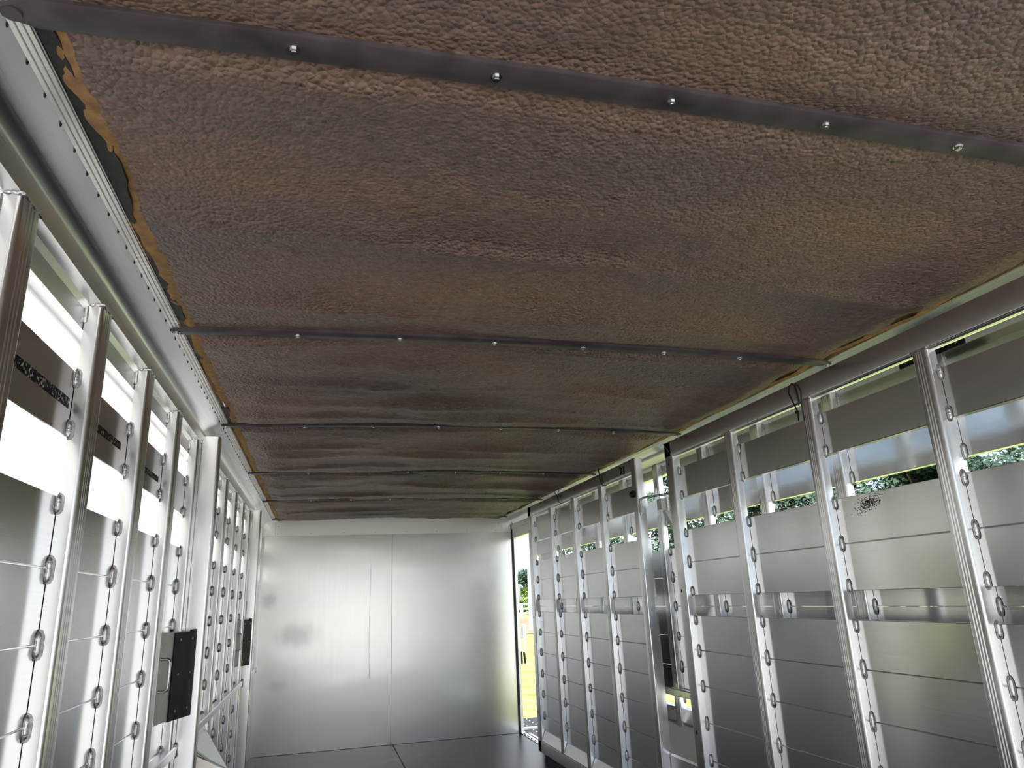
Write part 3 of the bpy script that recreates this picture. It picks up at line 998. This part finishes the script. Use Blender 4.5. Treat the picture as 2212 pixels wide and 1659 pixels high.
# dirt track across the view of the side door
a = ground(1100, 1372); b = ground(1170, 1370); c = ground(1170, 1334); d = ground(1100, 1338)
e1 = (b - a).normalized(); e2 = (c - d).normalized()
m = MB()
n = 40
vs = []; fs = []
for i in range(n + 1):
    t = -1.0 + 2.0 * i / n
    p = (a + b) / 2 + e1 * 45 * t; q = (c + d) / 2 + e2 * 60 * t
    vs += [(p.x, p.y + .6 * math.sin(i * 1.3), GZ + .02), (q.x, q.y + .6 * math.sin(i * .9), GZ + .02)]
fs = [(2 * i, 2 * i + 2, 2 * i + 3, 2 * i + 1) for i in range(n)]
m.add(vs, fs)
tag(m.obj('dirt_track', M['dirt']), kind='structure')

# white rail fence
p0 = ground(1128, 1336); p1 = ground(1150, 1335)
e = (p1 - p0).normalized()
fr = root('paddock_fence', tuple(p0), 'white two-rail paddock fence standing on the grass beyond the dirt track', 'fence')
for i in range(-6, 9):
    p = p0 + e * 2.4 * i
    m = MB(); m.box(p.x - .10, p.x + .10, p.y - .10, p.y + .10, GZ, GZ + 1.25); m.obj('post', M['white'], fr)
nrm = Vector((-e.y, e.x, 0)) * .05
for zz in (0.35, 0.72, 1.08):
    q0 = p0 - e * 14.4; q1 = p0 + e * 19.2
    m = MB()
    m.prism([(v.x, v.y) for v in (q0 - nrm, q1 - nrm, q1 + nrm, q0 + nrm)], 'z', GZ + zz, GZ + zz + .15)
    m.obj('rail', M['white'], fr)

def tree(name, label, cat, x, y, h, r, base, n, leaf, mat, group, trunk=True, seed=1):
    rnd = random.Random(seed)
    rt = root(name, (x, y, GZ), label, cat, group)
    m = MB(); vs = []; fs = []
    blobs = []
    for k in range(16):
        t = rnd.random()
        zz = base + (h - base) * (0.15 + .8 * t)
        rad = r * (1 - abs(2 * t - .75) * .55)
        an = rnd.uniform(0, 6.283)
        rr = rad * math.sqrt(rnd.random()) * .8
        blobs.append((x + rr * math.cos(an), y + rr * math.sin(an), zz, rad * rnd.uniform(.32, .55)))
    for k in range(n):
        bx, by, bz, br = rnd.choice(blobs)
        v = Vector((rnd.gauss(0, 1), rnd.gauss(0, 1), rnd.gauss(0, 1))).normalized() * br * rnd.uniform(.55, 1.05)
        p = Vector((bx, by, bz)) + Vector((v.x, v.y, v.z * .8))
        u = Vector((rnd.gauss(0, 1), rnd.gauss(0, 1), rnd.gauss(0, 1))).normalized()
        w = u.orthogonal().normalized()
        s = leaf * rnd.uniform(.6, 1.3)
        o = len(vs)
        vs += [p - u * s, p + w * s * .45, p + u * s, p - w * s * .45]
        fs.append((o, o + 1, o + 2, o + 3))
    m.add(vs, fs)
    o = m.obj('foliage', mat, rt); o['kind'] = 'stuff'
    m = MB()
    m.tube([(x, y, GZ), (x + .05 * h * .1, y, GZ + h * .3), (x, y, GZ + h * .75)], [h * .035, h * .025, h * .008], 8)
    for k in range(6):
        bx, by, bz, br = blobs[k]
        m.tube([(x, y, GZ + h * .35 + k * h * .04), ((x + bx) / 2, (y + by) / 2, (GZ + h * .4 + bz) / 2), (bx, by, bz)], [h * .014, h * .009, h * .004], 6)
    m.obj('trunk', M['bark'], rt, 60)
G_T = 'trees outside the trailer'
def az(deg, dist): return dist * math.sin(math.radians(deg)), dist * math.cos(math.radians(deg))
for (a_, dd, h, r, n, s, lab) in ((46, 19, 6.0, 3.0, 34000, 0.09, 'dense dark leafy tree showing through the slot of the larger gate'),
                                  (35, 26, 6.4, 3.2, 26000, 0.10, 'dark leafy tree showing beside the latch between the gates'),
                                  (27.5, 17, 4.6, 2.2, 9000, 0.075, 'open-branched tree showing in the slot above the rod latch'),
                                  (64, 18, 6.0, 2.8, 20000, 0.09, 'leafy tree beyond the near end of the larger gate'),
                                  (54, 25, 6.6, 2.9, 24000, 0.10, 'leafy tree beyond the slot nearest the gate hinge end'),
                                  (21.0, 36, 6.0, 2.8, 12000, 0.10, 'leafy tree showing through the top slot of the gate by the door')):
    x, y = az(a_, dd)
    tree('leafy_tree', lab, 'tree', x, y, GZ + h, r, GZ + 0.6, n, s, M['leaf'], G_T, True, int(a_))
for (px, dist, h, r, lab, mat, s) in ((1128, 101, 5.4, 3.8, 'rounded dark tree in the distance above the paddock fence', 'leaf', .42),
                                   (1150, 116, 6.6, 4.6, 'tall distant tree behind the slim pole', 'leaf', .45),
                                   (1172, 128, 6.2, 4.6, 'distant tree hidden partly by the gate edge', 'leaf', .45)):
    d = ray(px, 1290); d = d / math.hypot(d.x, d.y)
    tree('leafy_tree', lab, 'tree', d.x * dist, d.y * dist, GZ + h, r, GZ + .3, 5000, s * .6, M[mat], G_T, True, px)
for (px, dist, h, r, lab) in ((1132, 86, 2.8, 1.4, 'light green bush beside the slim pole beyond the fence'), (1143, 78, 1.9, 2.0, 'wide low yellow-green bush beyond the fence')):
    d = ray(px, 1290); d = d / math.hypot(d.x, d.y)
    tree('shrub', lab, 'bush', d.x * dist, d.y * dist, GZ + h, r, GZ + .1, 1600, .28, M['leaf2'], 'bushes beyond the fence', True, px + 1)
d = ray(1146, 1290); d = d / math.hypot(d.x, d.y)
x, y = d.x * 42, d.y * 42
m = MB(); m.tube([(x, y, GZ), (x, y, GZ + 4.5), (x, y, GZ + 6.5)], [.16, .10, .05], 10)
tag(m.obj('light_pole', plain('pale_blue_pole', (0.62, 0.74, 0.92), 0.4), None, 50), 'slim pale blue pole in front of the distant trees', 'pole')

# fittings on the outside edge by the door
r = root('door_holdback', (1.93, 7.08, -0.04), 'white plastic door hold-back hook with strap on the outside door edge', 'hook')
m = MB(); m.box(1.905, 1.938, 7.06, 7.09, -0.03, 0.115); m.obj('plate', M['white'], r)
m = MB(); m.tube([(1.915, 7.075, 0.108), (1.945, 7.075, 0.108), (1.958, 7.075, 0.10), (1.960, 7.075, 0.088)], 0.013, 8); m.obj('hook', M['white'], r, 50)
m = MB(); m.tube([(1.91, 7.075, -0.015), (1.945, 7.075, -0.015), (1.958, 7.075, -0.010)], 0.018, 8); m.obj('base', M['white'], r, 50)
m = MB(); m.tube([(1.918, 7.075, -0.03), (1.928, 7.075, -0.09), (1.936, 7.075, -0.16), (1.930, 7.075, -0.175), (1.905, 7.075, -0.178)], 0.004, 6); m.obj('strap', M['steel'], r, 50)
r = root('cam_latch', (1.94, 7.08, -0.62), 'steel cam latch with two black rubber grips hanging beside the door opening', 'latch')
m = MB(); m.box(1.905, 1.935, 7.06, 7.09, -0.385, -0.255); m.obj('hinge', M['steel'], r)
m = MB(); m.tube([(1.919, 7.055, -0.39), (1.919, 7.055, -0.25)], 0.011, 10); m.obj('hinge_pin', M['steel'], r, 40)
m = MB(); m.box(1.941, 1.978, 7.05, 7.09, -0.385, -0.257); m.obj('keeper', M['fascia'], r)
m = MB(); m.prism([(1.913, -0.385), (1.932, -0.385), (1.934, -0.50), (1.914, -0.52)], 'y', 7.065, 7.08); h1 = m.obj('handle', M['steel'], r)
m = MB(); m.prism([(1.953, -0.385), (1.974, -0.385), (1.977, -0.48), (1.955, -0.53), (1.945, -0.53), (1.960, -0.47)], 'y', 7.065, 7.08); h2 = m.obj('handle', M['steel'], r)
m = MB(); m.tube([(1.922, 7.072, -0.505), (1.922, 7.072, -0.52), (1.924, 7.072, -0.61), (1.924, 7.072, -0.622)], [.008, .011, .011, .005], 10); m.obj('grip', M['rubber'], h1, 50)
m = MB(); m.tube([(1.950, 7.072, -0.51), (1.951, 7.072, -0.525), (1.957, 7.072, -0.605), (1.958, 7.072, -0.618)], [.008, .011, .011, .005], 10); m.obj('grip', M['rubber'], h2, 50)
# studded black step under the door
r = root('step_tread', (2.2, 6.9, -1.40), 'black studded step tread outside the side door sill', 'step')
m = MB(); m.box(1.965, 2.62, 5.9, 8.75, -1.40, -1.36); m.obj('tread', M['rubber'], r)
m = MB(); m.box(1.97, 2.62, 7.98, 8.06, -1.358, -1.340); m.obj('edge_strip', M['fascia'], r)
md = MB(); md.disc((0, 0, 0), (0, 0, 1), 0.010, 0.006, 10, 0, 0.006); sm = md.mesh('stud', M['steel'], 40)
for i in range(20):
    for j in range(5):
        inst(sm, 'stud', (2.03 + .12 * j, 6.2 + .127 * i + .06 * (j % 2), -1.36), r)
